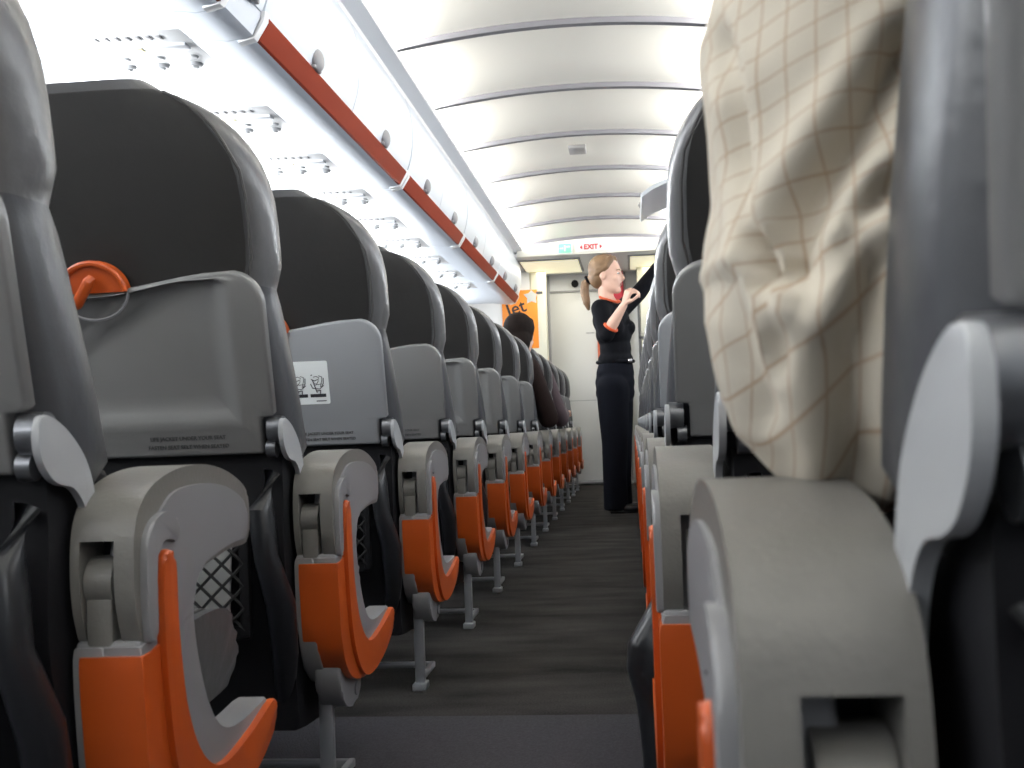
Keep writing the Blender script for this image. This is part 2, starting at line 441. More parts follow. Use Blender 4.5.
# ================================================================== SEATS
# local frame: x = 0 on the armrest slot, aisle side +x (times side), y forward, z up
SXC = -0.283                                      # seat centre
SLOPE = 0.24
def back_y(z): return -0.045 - SLOPE * max(0, z - 0.56)
def back_sec(z, grow=0.0):
    """half width, rear y, thickness of the backrest at height z"""
    top = 1.092
    hw, th = 0.262, 0.115
    if z < 0.80: hw = 0.262 - 0.022 * max(0.0, (z - 0.56) / 0.24) ** 1.5 - 0.4 * max(0.0, 0.56 - z); th = 0.118 - 0.8 * max(0.0, 0.56 - z)
    elif z < 0.84:
        k = (z - 0.80) / 0.04; hw = 0.240 + 0.011 * k; th = 0.112 + 0.01 * k
    else: hw, th = 0.251, 0.12
    if z > 0.90:
        k = min(1, (z - 0.90) / (top - 0.90))
        hw = 0.251 * max(0.0, 1 - k ** 2.5) ** (1 / 2.5) if k < 1 else 0
        hw = max(hw, 0.10); th = 0.12 - 0.055 * k ** 2
    return hw, back_y(z), th
def ring(z, n=40, grow=0.0):
    hw, y, th = back_sec(z); out = []
    for k in range(n):
        a = 2 * PI * k / n; c, s_ = math.cos(a), math.sin(a)
        e = 2 / 5.5
        px = math.copysign(abs(c) ** e, c); py = math.copysign(abs(s_) ** e, s_)
        taper = 1 - 0.11 * max(0, -py) ** 2 * (1 if z > 0.82 else 0.35)
        out.append((SXC + (hw + grow) * px * taper, y + th / 2 + (th / 2 + grow) * py, z))
    return out
def mirror(bm, s):
    if s < 0: bmesh.ops.scale(bm, vec=(-1, 1, 1), verts=bm.verts[:])
    return bm
def outline_tray(hw=0.249, z0=0.552, z1=0.824, r=0.050):
    """rear-view outline (x about seat centre, z): top edge dips in the middle"""
    out = []
    def arc(cx, cz, a0, a1, rr, n=6): return [(cx + rr * math.cos(math.radians(a0 + (a1 - a0) * k / n)), cz + rr * math.sin(math.radians(a0 + (a1 - a0) * k / n))) for k in range(n + 1)]
    r0 = 0.012
    out += [(hw - 0.024, z0), (hw - 0.021, z0 + 0.003), (hw - 0.021, z0 + 0.050), (hw - 0.018, z0 + 0.055), (hw - 0.004, z0 + 0.056), (hw, z0 + 0.060)]
    out += arc(hw - r, z1 - r, 0, 80, r)
    for k in range(1, 12):
        x = (hw - 0.055) * (1 - 2 * k / 12)
        out.append((x, z1 - 0.020 * (0.5 + 0.5 * math.cos(PI * min(1, abs(x) / (hw - 0.055)))) - 0.001))
    out += arc(-hw + r, z1 - r, 100, 180, r)
    out += [(-hw, z0 + 0.060), (-hw + 0.004, z0 + 0.056), (-hw + 0.018, z0 + 0.055), (-hw + 0.021, z0 + 0.050), (-hw + 0.021, z0 + 0.003), (-hw + 0.024, z0)]
    return out
LEFT_ROWS = [1.01, 1.69, 2.46, 3.22, 3.92, 4.64, 5.40, 6.14, 6.87, 7.61, 8.35, 9.09, 9.80]
RIGHT_ROWS = [0.402, 1.126, 1.80] + [2.60 + 0.740 * k for k in range(10)]
def tray_place(bm):
    """tray drawn in the plane y=0 (rear = -y) about (SXC, z) -> leaning on the backrest"""
    m = Matrix.Translation((SXC, back_y(0.57) - 0.024, 0.57)) @ Matrix.Rotation(math.atan(SLOPE), 4, 'X') @ Matrix.Translation((0, 0, -0.57))
    return xform(bm, m)
def tray_mesh(recess):
    base = outline_tray(); cz = 0.68
    def inset(d, q):
        dz = d if q[1] < cz or d < 0.02 else 0.006 + 0.12 * (d - 0.03)      # the moulded recess runs up to the top edge
        x = q[0] if d < 0.02 else max(-0.249, min(0.249, q[0] * (1.0 if abs(q[0]) < 0.2 else 0.249 / max(abs(q[0]), 0.228))))
        return (x * (0.249 - d) / 0.249, cz + (q[1] - cz) * (0.13 - dz) / 0.13)
    steps = [(0.0, 0.016), (0.0, 0.003), (0.0015, 0.001), (0.005, 0.0)]
    if recess: steps += [(0.034, 0.0), (0.040, -0.002), (0.048, -0.0025), (0.056, 0.0), (0.066, 0.006), (0.078, 0.0105), (0.090, 0.012)]
    bm = NB(); rings = []
    for d, y in steps: rings.append([bm.verts.new((inset(d, q)[0], y, inset(d, q)[1])) for q in base])
    skin_rings(bm, rings)
    return tray_place(bm)
def make_seat(s, label, recess=True, name='airline_seat', group=None, cx=-0.283, tray=None, slope=0.24):
    global SXC, SLOPE
    SLOPE = slope
    SXC = cx
    t = thing(name, label, 'seat', (0, 0, 0), group)
    def M(bm): return mirror(bm, s)
    # backrest cushion
    zs = [0.515, 0.53, 0.545, 0.56, 0.58, 0.62, 0.66, 0.74, 0.775, 0.80, 0.815, 0.835, 0.86, 0.90, 0.93, 0.96, 0.985, 1.01, 1.03, 1.045, 1.06, 1.07, 1.08, 1.092]
    bm = NB(); rings = [[bm.verts.new(p) for p in ring(z)] for z in zs]
    last = ring(1.092); cy = sum(p[1] for p in last) / len(last)
    rings.append([bm.verts.new((SXC + (p[0] - SXC) * 0.9, cy + (p[1] - cy) * 0.6, 1.0965)) for p in last])
    skin_rings(bm, rings)
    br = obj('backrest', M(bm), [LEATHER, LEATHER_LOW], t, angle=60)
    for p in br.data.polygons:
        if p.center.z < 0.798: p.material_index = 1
    # stretched dark panel on the rear of the headrest
    bm = NB(); g = []
    for z in [0.79, 0.805, 0.83, 0.86, 0.89, 0.92, 0.95, 0.98, 1.005, 1.03, 1.05, 1.066, 1.076]:
        hw, y, th = back_sec(z); w = hw * (0.895 if z < 1.0 else 0.87)
        row = []
        for k in range(17):
            u = 2 * k / 16 - 1
            row.append(bm.verts.new((SXC + w * u, y - 0.004 + 0.007 * abs(u) ** 6 - 0.004 * (1 - u * u), z)))
        g.append(row)
    fs = skin_rings(bm, g, False, False, closed=False)
    bmesh.ops.solidify(bm, geom=fs, thickness=0.006)
    obj('headrest_panel', M(bm), LEATHER_DK, t, angle=50, label='dark leather panel on the rear of the headrest')
    # seams down the two sides of the cushion
    for sd in (-1, 1):
        bm = NB(); tube(bm, [(SXC + sd * (back_sec(z)[0] * 0.925 if z < 1.0 else back_sec(z)[0] * 0.90), back_sec(z)[1] + 0.003, z) for z in (0.80, 0.84, 0.88, 0.92, 0.96, 1.0, 1.02, 1.04, 1.06, 1.072)], 0.0025, 6)
        obj('piping', M(bm), LEATHER_DK, br)
    # tray table
    tr = obj('tray_table', M(tray_mesh(recess)), tray or TRAY, t, angle=50)
    bm = NB()
    for k, (line, dz) in enumerate((('LIFE JACKET UNDER YOUR SEAT', 0.5795), ('FASTEN SEAT BELT WHEN SEATED', 0.5665))):
        b2 = text_bm(line, 0.0080, 0.0004, 0.0001)
        xform(b2, Matrix.Translation((0.115 * s, -0.0005, dz)) @ Matrix.Rotation(PI / 2, 4, 'X')); tray_place_s = None
        m = Matrix.Translation((0, back_y(0.57) - 0.024, 0.57)) @ Matrix.Rotation(math.atan(SLOPE), 4, 'X') @ Matrix.Translation((0, 0, -0.57))
        xform(b2, Matrix.Translation((s * SXC, 0, 0)) @ m); merge(bm, b2)
    obj('lettering', bm, INK_S, tr, smooth=False)
    bm = NB(); tube(bm, [(0.052 * math.cos(a), -0.0008, 0.804 + 0.042 * math.sin(a)) for a in [PI + PI * k / 14 for k in range(15)]], 0.0022, 6)
    obj('latch_outline', M(tray_place(bm)), PANEL_G, tr)
    # turn latch
    lt_bm = NB()
    half = [(0.052 * math.cos(PI * k / 18), 0.802 + 0.046 * math.sin(PI * k / 18)) for k in range(19)]
    a = [lt_bm.verts.new((q[0], -0.003, q[1])) for q in half]; b = [lt_bm.verts.new((q[0], 0.010, q[1])) for q in half]
    skin_rings(lt_bm, [b, a])
    tube(lt_bm, [(0.048 * math.cos(PI * k / 18), -0.005, 0.803 + 0.042 * math.sin(PI * k / 18)) for k in range(19)], 0.0048, 8)
    lt = obj('latch', M(tray_place(lt_bm)), ORANGE, t, label='orange half-round tray latch')
    bm = NB(); tube(bm, [(0.006, -0.012, 0.826), (0.002, -0.016, 0.820), (-0.018, -0.018, 0.790), (-0.021, -0.016, 0.784)], [0.006, 0.0085, 0.0085, 0.006], 10)
    obj('latch_lever', M(tray_place(bm)), ORANGE, lt)
    # tray arm hinge and oval side plate
    for sd in (1, -1):
        xe = SXC + sd * 0.249
        bm = NB(); cyl(bm, (xe - sd * 0.012, -0.062, 0.588), (xe + sd * 0.009, -0.062, 0.588), 0.020, 0.020, 20); cyl(bm, (xe - sd * 0.016, -0.062, 0.560), (xe - sd * 0.002, -0.062, 0.560), 0.013, 0.013, 16)
        hg = obj('tray_hinge', M(bm), HINGE, t)
        pr = cr([(-0.090, 0.585), (-0.085, 0.603), (-0.065, 0.602), (-0.035, 0.588), (-0.006, 0.563), (0.010, 0.53), (0.016, 0.49), (0.010, 0.468), (0.002, 0.49), (-0.010, 0.52), (-0.030, 0.538), (-0.055, 0.543), (-0.072, 0.551), (-0.086, 0.567)], 5)
        bm = NB(); prism(bm, pr, xe + sd * 0.009, xe + sd * 0.016, 0.002)
        obj('tray_arm', M(bm), SILVER, t, label='light grey tray arm')
    # lower shroud, literature pocket and net
    bm = NB(); prism(bm, cr([(-0.052, 0.552, 1), (-0.050, 0.50), (-0.053, 0.40), (-0.03, 0.30), (0.0, 0.13, 1), (0.16, 0.12, 1), (0.14, 0.27), (0.09, 0.45), (0.068, 0.552, 1)], 4), SXC - 0.250, SXC + 0.250, 0.012)
    obj('lower_shroud', M(bm), BLACK, t)
    bm = NB()
    for (c, sz) in (((SXC, -0.072, 0.475), (0.40, 0.014, 0.018)), ((SXC, -0.062, 0.29), (0.40, 0.014, 0.02)), ((SXC - 0.195, -0.068, 0.38), (0.016, 0.014, 0.19)), ((SXC + 0.195, -0.068, 0.38), (0.016, 0.014, 0.19))): box(bm, c, sz, 0.004)
    pk = obj('literature_pocket', M(bm), BLACK, t)
    bm = NB()
    for k in range(-8, 13):
        for d in (1, -1):
            x0 = -0.195 + k * 0.0325; z0 = 0.295; pts = []
            for j in range(2):
                pass
            xa, za, xb, zb = x0, z0, x0 + 0.175, z0 + 0.175
            if xa < -0.195: za += (-0.195 - xa); xa = -0.195
            if xb > 0.195: zb -= (xb - 0.195); xb = 0.195
            if xb - xa < 0.01: continue
            tube(bm, [(SXC + d * xa, -0.073, za), (SXC + d * (xa + xb) / 2, -0.078, (za + zb) / 2), (SXC + d * xb, -0.073, zb)], 0.0024, 5)
    obj('net', M(bm), NETM, pk)
    bm = NB(); tube(bm, [(SXC + 0.238, -0.062, 0.525), (SXC + 0.226, -0.082, 0.47), (SXC + 0.232, -0.080, 0.40), (SXC + 0.246, -0.062, 0.33), (SXC + 0.240, -0.030, 0.25), (SXC + 0.225, 0.01, 0.17)], [0.012, 0.020, 0.018, 0.022, 0.020, 0.014], 12)
    obj('pocket_side', M(bm), BLACK_SH, t)
    # seat cushion
    bm = NB(); prism(bm, cr([(0.04, 0.27, 1), (0.03, 0.335), (0.06, 0.358), (0.20, 0.354), (0.38, 0.362), (0.445, 0.345), (0.465, 0.30), (0.44, 0.262), (0.30, 0.25), (0.10, 0.255)], 5), SXC - 0.235, SXC + 0.235, 0.022, 4)
    sc_ = obj('seat_cushion', M(bm), LEATHER, t)
    bm = NB(); tube(bm, [(SXC + 0.218, 0.06, 0.356), (SXC + 0.218, 0.20, 0.354), (SXC + 0.218, 0.38, 0.361), (SXC + 0.217, 0.44, 0.345)], 0.004, 6); obj('cushion_piping', M(bm), LEATHER_DK, sc_)
    # armrest pad with the hinge slot cut in its rear
    pad = cr([(-0.012, 0.395, 1), (-0.024, 0.43), (-0.026, 0.475), (-0.016, 0.512), (0.014, 0.535), (0.07, 0.549), (0.14, 0.552), (0.20, 0.545), (0.250, 0.531), (0.278, 0.516), (0.286, 0.495), (0.284, 0.466), (0.268, 0.456), (0.22, 0.455), (0.18, 0.451), (0.135, 0.443), (0.108, 0.422), (0.098, 0.395), (0.100, 0.375, 1), (0.03, 0.375, 1)], 5)
    bm = NB(); prism(bm, pad, -0.026, 0.0345, 0.015, 5)
    po = obj('pad', M(bm), ARM)
    bm = NB(); box(bm, (-0.001 * s, -0.01, 0.433), (0.033, 0.080, 0.112))
    cut = obj('cut', bm, ARM)
    md = po.modifiers.new('b', 'BOOLEAN'); md.object = cut; md.operation = 'DIFFERENCE'; md.solver = 'EXACT'
    arm = bake(po, 'armrest', ARM, t); bpy.data.objects.remove(cut)
    arm.data.set_sharp_from_angle(angle=math.radians(45))
    bm = NB(); box(bm, (-0.001, 0.0255, 0.433), (0.032, 0.006, 0.108)); obj('slot', M(bm), BLACK, arm)
    bm = NB(); cyl(bm, (-0.0165, 0.004, 0.449), (0.010, 0.004, 0.449), 0.025, 0.025, 24)
    box(bm, (-0.0035, -0.002, 0.408), (0.025, 0.032, 0.056), 0.003)
    obj('armrest_pivot', M(bm), ARM, arm, label='rounded grey hinge in the armrest slot')
    # grey inner frame of the side panel
    frame = cr([(-0.020, 0.392, 1), (-0.016, 0.33), (0.0, 0.250), (0.05, 0.205), (0.13, 0.195), (0.22, 0.203), (0.29, 0.222), (0.325, 0.248, 1), (0.322, 0.266, 1), (0.24, 0.260), (0.185, 0.266), (0.150, 0.29), (0.122, 0.335), (0.106, 0.385), (0.106, 0.420), (0.120, 0.440, 1), (0.07, 0.50), (0.025, 0.500), (0.000, 0.485), (0.000, 0.42), (0.000, 0.395, 1)], 4)
    bm = NB(); prism(bm, cr([(0.016, 0.495), (0.035, 0.515), (0.07, 0.529), (0.14, 0.532), (0.20, 0.526), (0.245, 0.513), (0.268, 0.500), (0.273, 0.485), (0.271, 0.470), (0.262, 0.463), (0.22, 0.461), (0.17, 0.455), (0.13, 0.446), (0.105, 0.42), (0.098, 0.40), (0.03, 0.40), (0.012, 0.44)], 4), 0.024, 0.0372, 0.003, 3)
    obj('armrest_side', M(bm), PANEL_G, arm, label='smooth grey side of the armrest')
    bm = NB(); prism(bm, frame, 0.0, 0.0370, 0.004, 3)
    box(bm, (0.004, 0.0, 0.391), (0.062, 0.036, 0.012), 0.004)
    prism(bm, cr([(-0.021, 0.392, 1), (-0.018, 0.33), (-0.002, 0.24), (0.06, 0.19), (0.10, 0.25), (0.04, 0.39, 1)], 4), -0.028, 0.002, 0.004)
    obj('side_panel', M(bm), PANEL_G, t)
    bm = NB(); prism(bm, cr([(-0.010, 0.400), (-0.013, 0.465), (-0.004, 0.496), (0.026, 0.510), (0.054, 0.506), (0.066, 0.492), (0.058, 0.480), (0.050, 0.482), (0.030, 0.484), (0.014, 0.476), (0.009, 0.45), (0.009, 0.405), (0.004, 0.394)], 5), 0.030, 0.0415, 0.004)
    obj('panel_rim', M(bm), PANEL_G, t)
    # orange cover: a base that wraps the rear and a raised crescent band
    cover = cr([(-0.024, 0.384, 1), (-0.020, 0.33), (-0.006, 0.252), (0.04, 0.203), (0.12, 0.184), (0.21, 0.190), (0.285, 0.212), (0.322, 0.238, 1), (0.315, 0.246, 1), (0.22, 0.225), (0.14, 0.235), (0.085, 0.29), (0.060, 0.36), (0.045, 0.40), (0.02, 0.39), (0.00, 0.385, 1)], 4)
    bm = NB(); prism(bm, cover, -0.021, 0.0395, 0.004, 3)
    band = cr([(0.014, 0.40), (0.016, 0.455), (0.024, 0.473), (0.036, 0.473), (0.044, 0.455), (0.048, 0.39), (0.065, 0.315), (0.10, 0.262), (0.155, 0.236), (0.24, 0.244), (0.322, 0.262), (0.336, 0.254), (0.330, 0.232), (0.27, 0.202), (0.18, 0.184), (0.11, 0.190), (0.06, 0.228), (0.03, 0.29)], 5)
    prism(bm, band, 0.034, 0.0455, 0.005, 3)
    obj('side_cover', M(bm), ORANGE, t, label='orange plastic side cover')
    # bracket, leg and baggage bar
    bm = NB(); prism(bm, cr([(0.02, 0.225), (0.02, 0.185), (0.05, 0.155), (0.10, 0.145), (0.135, 0.160), (0.15, 0.19), (0.10, 0.225)], 4), -0.012, 0.028, 0.005)
    cyl(bm, (0.02, 0.11, 0.168), (0.031, 0.11, 0.168), 0.011)
    obj('leg_bracket', M(bm), PANEL_G, t)
    bm = NB(); box(bm, (-0.006, 0.055, 0.095), (0.022, 0.016, 0.18), 0.003); box(bm, (-0.006, 0.055, 0.008), (0.03, 0.05, 0.016), 0.003)
    obj('leg', M(bm), METAL, t)
    bm = NB(); box(bm, (SXC - 0.15, 0.12, 0.14), (0.03, 0.03, 0.28), 0.004); box(bm, (SXC - 0.15, 0.12, 0.008), (0.06, 0.16, 0.016), 0.003)
    obj('leg', M(bm), DARKG, t)
    bm = NB()
    box(bm, (0.0, 0.115, 0.030), (0.012, 0.13, 0.014), 0.003)
    box(bm, (-0.145, 0.172, 0.030), (0.30, 0.012, 0.014), 0.003)
    obj('baggage_bar', M(bm), METAL, t)
    bm = NB(); cyl(bm, (SXC - 0.24, 0.12, 0.255), (0.0, 0.12, 0.255), 0.022); cyl(bm, (SXC - 0.24, 0.36, 0.255), (-0.06, 0.36, 0.255), 0.02)
    obj('seat_beam', M(bm), DARKG, t)
    return t
SXC = -0.283
LX, RX = -0.487, 0.058
NTH = ['first', 'second', 'third', 'fourth', 'fifth', 'sixth', 'seventh', 'eighth', 'ninth', 'tenth', 'eleventh', 'twelfth', 'thirteenth']
def lab(side, i):
    if side == 'left':
        if i == 0: return 'grey leather seat cut off by the left edge, with orange-sided armrest in front'
        if i == 1: return 'large dark seatback on the left with orange latch and grey tray'
        if i == 2: return 'left seatback whose tray carries a white sticker of two sketched figures'
        if i == 3: return 'fourth left seatback, its sticker mostly hidden by the seat before it'
        if i == 12: return 'last left seat before the orange poster wall'
        return 'left aisle seat, %s from the camera, grey tray and orange armrest side' % NTH[i]
    if i == 0: return 'blurred grey seat at the right edge, nearest of all, big grey armrest'
    if i == 1: return 'right seat beyond the checked shirt, bright orange side at the aisle'
    if i == 12: return 'last right seat beside the galley'
    return 'right aisle seat, %s from the camera, seen edge-on' % NTH[i]
seatA = make_seat(1, lab('left', 1), True, group='left aisle seats')
seatB = make_seat(1, lab('left', 2), False, group='left aisle seats', tray=TRAY_LIT)
seatC = make_seat(1, lab('left', 3), False, group='left aisle seats')
for i, y in enumerate(LEFT_ROWS):
    if i == 1: seatA.location = (LX, y, 0); seat = seatA
    elif i == 2: seatB.location = (LX, y, 0)
    elif i == 3: seatC.location = (LX, y, 0)
    else: dup(seatA, (LX, y, 0), lab('left', i), 'left aisle seats')
RCX = (-0.289, -0.285, -0.257) + (-0.255,) * 10          # the farther right-hand backs stand closer to the aisle
protoR = {}
for i, y in enumerate(RIGHT_ROWS):
    tm = TRAY_LIT if i == 3 else TRAY
    key = (RCX[i], tm.name, i == 2)
    if key not in protoR:
        protoR[key] = make_seat(-1, lab('right', i), False, group='right aisle seats', cx=RCX[i], tray=tm, slope={0: 0.10, 2: 0.40}.get(i, 0.24))
        protoR[key].location = (RX + (0.008 if i == 0 else 0), y, 0)
    else: dup(protoR[key], (RX, y, 0), lab('right', i), 'right aisle seats')
SXC = -0.283; SLOPE = 0.24
# stickers on two of the flat trays
def sticker(y, label, cx):
    t = thing('sticker', label, 'sticker', (LX + SXC, y, 0.0), 'tray stickers')
    m0 = Matrix.Translation((0, back_y(0.57) - 0.024, 0.57)) @ Matrix.Rotation(math.atan(SLOPE), 4, 'X') @ Matrix.Translation((0, 0, -0.57))
    zc = 0.692
    bm = NB(); prism(bm, rrect(0.066, 0.047, 0.004, 4, cx + 0.013, zc), -0.0011, 0.0002, 0, axis='y')
    obj('sheet', xform(bm, m0), STICKER, t)
    bm = NB()
    def ln(pts, r=0.0008): tube(bm, [(cx + p[0], -0.0013, zc + p[1]) for p in pts], r, 5)
    for ox in (-0.026, 0.014, 0.054):
        box(bm, (cx + ox, -0.0012, zc - 0.028), (0.034, 0.001, 0.007))
        ln([(ox - 0.015, -0.002), (ox - 0.011, -0.012), (ox + 0.004, -0.014), (ox + 0.014, -0.006)], 0.0009); ln([(ox + 0.008, -0.010), (ox + 0.013, -0.002), (ox + 0.014, 0.010)], 0.0009); ln([(ox - 0.013, 0.008), (ox - 0.006, 0.004), (ox + 0.002, 0.007)], 0.0009)
        ln([(ox - 0.010, 0.006), (ox - 0.006, -0.008), (ox - 0.002, -0.022)], 0.0012)
        ln([(ox - 0.002, -0.018), (ox + 0.006, -0.017), (ox + 0.005, -0.024)], 0.0012)
        ln([(ox - 0.008, 0.012), (ox - 0.002, 0.014), (ox + 0.004, 0.011), (ox + 0.002, 0.002), (ox - 0.004, -0.006)], 0.0007)
        ln([(ox + 0.004, 0.015), (ox + 0.011, 0.012), (ox + 0.010, 0.004), (ox + 0.006, -0.010)], 0.0007)
        ln([(ox - 0.009, -0.001), (ox + 0.001, -0.004), (ox + 0.010, -0.003)], 0.0006)
        ln([(ox - 0.013, 0.016), (ox - 0.010, 0.017)], 0.0011)
    box(bm, (cx + 0.060, -0.0012, zc - 0.040), (0.022, 0.0006, 0.002))
    obj('drawing', xform(bm, m0), INK, t, smooth=False)
sticker(LEFT_ROWS[2], 'white sticker with two black sketched figures on the third tray', 0.050)
sticker(LEFT_ROWS[3], 'white sticker half hidden on the fourth left tray', -0.004)
# magazines in the net pockets that show through the armrests
def magazine(x, y, w, h, label, tilt):
    t = thing('magazine', label, 'magazine', (x, y - 0.058, 0.385), 'magazines in the net pockets')
    t.rotation_euler = (0, tilt, 0)
    bm = NB(); box(bm, (0, 0, 0), (w, 0.006, h), 0.001); obj('pages', bm, PAPER, t)
    bm = NB(); box(bm, (w * 0.12, -0.0034, -0.01), (0.018, 0.0006, h * 0.8)); box(bm, (-w * 0.2, -0.0034, 0.03), (0.05, 0.0006, 0.012)); box(bm, (-w * 0.2, -0.0034, -0.02), (0.04, 0.0006, 0.03))
    obj('cover_print', bm, MIDG, t)
magazine(LX + SXC + 0.07, LEFT_ROWS[1], 0.20, 0.17, 'white magazine behind the black net of the second left seat', 0.05)
magazine(LX + SXC + 0.06, LEFT_ROWS[2], 0.20, 0.17, 'white magazine behind the net of the third left seat', -0.04)

# ================================================================== FRONT OF THE CABIN
YF = 10.75
bm = NB(); box(bm, (CX, YF + 0.06, 1.0), (3.6, 0.04, 2.4)); struct('wall_front', bm, WHITE, smooth=False)
# header that closes the ceiling, with the entry ceiling behind it
bm = NB()
arc = [(CX + 0.70 * (2 * k / 24 - 1), ceil_z(CX + 0.70 * (2 * k / 24 - 1)) + 0.06) for k in range(25)]
prism(bm, [(CX - 0.70, 2.01)] + arc + [(CX + 0.70, 2.01)], 9.50, 9.54, 0, axis='y'); struct('trim_30', bm, CEIL)
bm = NB(); box(bm, (CX, 10.14, 2.025), (3.2, 1.27, 0.03)); struct('trim_31', bm, WHITE, smooth=False)
for x, wd in ((-0.66, 0.50), (0.30, 0.52)):
    t = thing('ceiling_light', 'warm lit ceiling panel %s the attendant' % ('left of' if x < 0 else 'right of'), 'light', (x, 10.12, 2.005), 'entry ceiling lights')
    bm = NB(); box(bm, (0, 0, 0), (wd + 0.04, 0.86, 0.012), 0.003); obj('frame', bm, MIDG, t)
    bm = NB(); box(bm, (0, 0, -0.006), (wd, 0.80, 0.010), 0.003); obj('diffuser', bm, LAMPY, t)
bm = NB(); box(bm, (-0.25, 6.47, 2.160), (0.10, 0.16, 0.02), 0.005); tag(obj('ceiling_sensor', bm, MIDG), 'small grey plate on the cream ceiling between two ribs', 'sensor')
# signs on the header
t = thing('exit_sign', 'white plate with red EXIT lettering and arrows on the header', 'sign', (-0.285, 9.488, 2.066))
bm = NB(); box(bm, (0, 0.006, 0), (0.26, 0.010, 0.075), 0.003); obj('plate', bm, WHITE, t)
bm = text_bm('EXIT', 0.058, 0.001, 0.002); xform(bm, Matrix.Translation((0, -0.001, 0)) @ Matrix.Rotation(PI / 2, 4, 'X'))
for sd in (-1, 1):
    a = [bm.verts.new(p) for p in ((sd * 0.095, -0.001, 0), (sd * 0.074, -0.001, 0.018), (sd * 0.074, -0.001, -0.018))]
    bm.faces.new(a)
obj('lettering', bm, EXITR, t, smooth=False)
t = thing('escape_sign', 'small green lit sign left of the red EXIT plate', 'sign', (-0.505, 9.488, 2.064))
bm = NB(); box(bm, (0, 0.004, 0), (0.125, 0.012, 0.095), 0.004); obj('housing', bm, WHITE, t)
bm = NB(); box(bm, (0, -0.003, 0), (0.108, 0.004, 0.078), 0.002); obj('lit_face', bm, GLOWG, t)
bm = NB(); box(bm, (0.0, -0.0055, 0.0), (0.012, 0.001, 0.05)); box(bm, (-0.028, -0.0055, 0.0), (0.03, 0.001, 0.012)); box(bm, (0.028, -0.0055, 0.012), (0.03, 0.001, 0.012)); obj('symbol', bm, WHITE, t)
# left bulkhead with pilaster and poster
bm = NB(); box(bm, (-1.30, 10.36, 1.0), (0.92, 0.04, 2.0)); struct('wall_bulkhead', bm, WHITE, smooth=False)
bm = NB(); box(bm, (-0.815, 10.40, 1.0), (0.15, 0.14, 2.0), 0.02, 3); struct('trim_32', bm, GALLEY)
bm = NB(); box(bm, (-0.80, 10.326, 1.80), (0.06, 0.008, 0.022), 0.003); tag(obj('vent_slot', bm, DARKG), 'small dark slot high on the left pilaster', 'vent')
t = thing('poster', 'orange poster with dark lettering and a white star on the left front wall', 'poster', (-0.985, 10.33, 1.56))
bm = NB(); box(bm, (0, 0, 0), (0.33, 0.008, 0.54), 0.002); obj('sheet', bm, POSTER, t)
bm = text_bm('Jet', 0.17, 0.001, 0.002); xform(bm, Matrix.Translation((-0.035, -0.006, 0.10)) @ Matrix.Rotation(math.radians(-18), 4, 'Y') @ Matrix.Rotation(PI / 2, 4, 'X'))
obj('lettering', bm, INK, t, smooth=False)
bm = NB(); vs = []
for k in range(10):
    r = 0.075 if k % 2 == 0 else 0.042; a = PI / 2 + k * PI / 5
    vs.append((min(0.163, 0.112 + r * math.cos(a)), min(0.267, 0.205 + r * math.sin(a))))
prism(bm, vs, -0.007, -0.004, 0, axis='y'); obj('star', bm, PAPER, t)
# lavatory door
dr = NB(); box(dr, (-0.385, YF, 0.92), (0.70, 0.03, 1.82), 0.006)
d1 = struct('door_1', dr, mat('door_white', (0.66, 0.66, 0.645), 0.45))
bm = NB(); box(bm, (-0.385, YF - 0.017, 0.80), (0.69, 0.004, 0.006)); obj('seam', bm, MIDG, d1)
bm = NB(); tube(bm, [(-0.23, YF - 0.02, 1.40), (-0.21, YF - 0.04, 1.405), (-0.17, YF - 0.045, 1.42), (-0.16, YF - 0.02, 1.43)], 0.012); cyl(bm, (-0.20, YF - 0.03, 1.36), (-0.20, YF - 0.012, 1.36), 0.03); obj('door_handle', bm, CHROME, d1)
bm = NB(); box(bm, (-0.36, YF - 0.017, 1.44), (0.08, 0.003, 0.010)); obj('door_plate', bm, MIDG, d1)
for x, nm in ((-0.745, 'trim_33'), (-0.02, 'trim_34')):
    bm = NB(); box(bm, (x, YF - 0.01, 1.0), (0.025, 0.05, 2.0), 0.004); struct(nm, bm, MIDG)
bm = NB(); box(bm, (-0.385, YF - 0.006, 1.845), (0.72, 0.02, 0.018), 0.003); struct('trim_35', bm, MIDG)
bm = NB(); box(bm, (-0.385, YF - 0.005, 0.03), (0.72, 0.03, 0.035), 0.003); struct('baseboard_front', bm, MIDG)
bm = NB(); cyl(bm, (-0.49, YF + 0.04, 1.92), (-0.49, YF - 0.0, 1.92), 0.034); tag(obj('door_bell', bm, BLACK), 'round black knob above the white front door', 'knob')
# galley to the right
t = thing('galley_unit', 'beige galley cupboards with dark shelf lines behind the attendant', 'galley', (0.72, 10.45, 0))
bm = NB(); box(bm, (0.0, 0.1, 1.0), (1.25, 0.42, 2.0), 0.01); obj('cabinet', bm, GALLEY, t)
for x in (-0.45, -0.1, 0.25):
    for z, h in ((0.5, 0.7), (1.12, 0.40), (1.58, 0.40)):
        bm = NB(); box(bm, (x, -0.118, z), (0.31, 0.02, h), 0.006); dd = obj('cupboard_door', bm, GALLEY, t)
        bm = NB(); box(bm, (x + 0.1, -0.134, z + 0.05), (0.04, 0.014, 0.06), 0.004); obj('catch', bm, DARKG, dd)
bm = NB()
for z in (0.88, 1.345, 1.80): box(bm, (0, -0.12, z), (1.25, 0.03, 0.022))
for x in (-0.62, -0.275, 0.075): box(bm, (x, -0.12, 1.33), (0.02, 0.03, 0.94))
obj('rails', bm, DARKG, t)
bm = NB(); box(bm, (0.03, 9.95, 1.60), (0.14, 0.06, 0.34), 0.02, 3)
bm2 = NB()
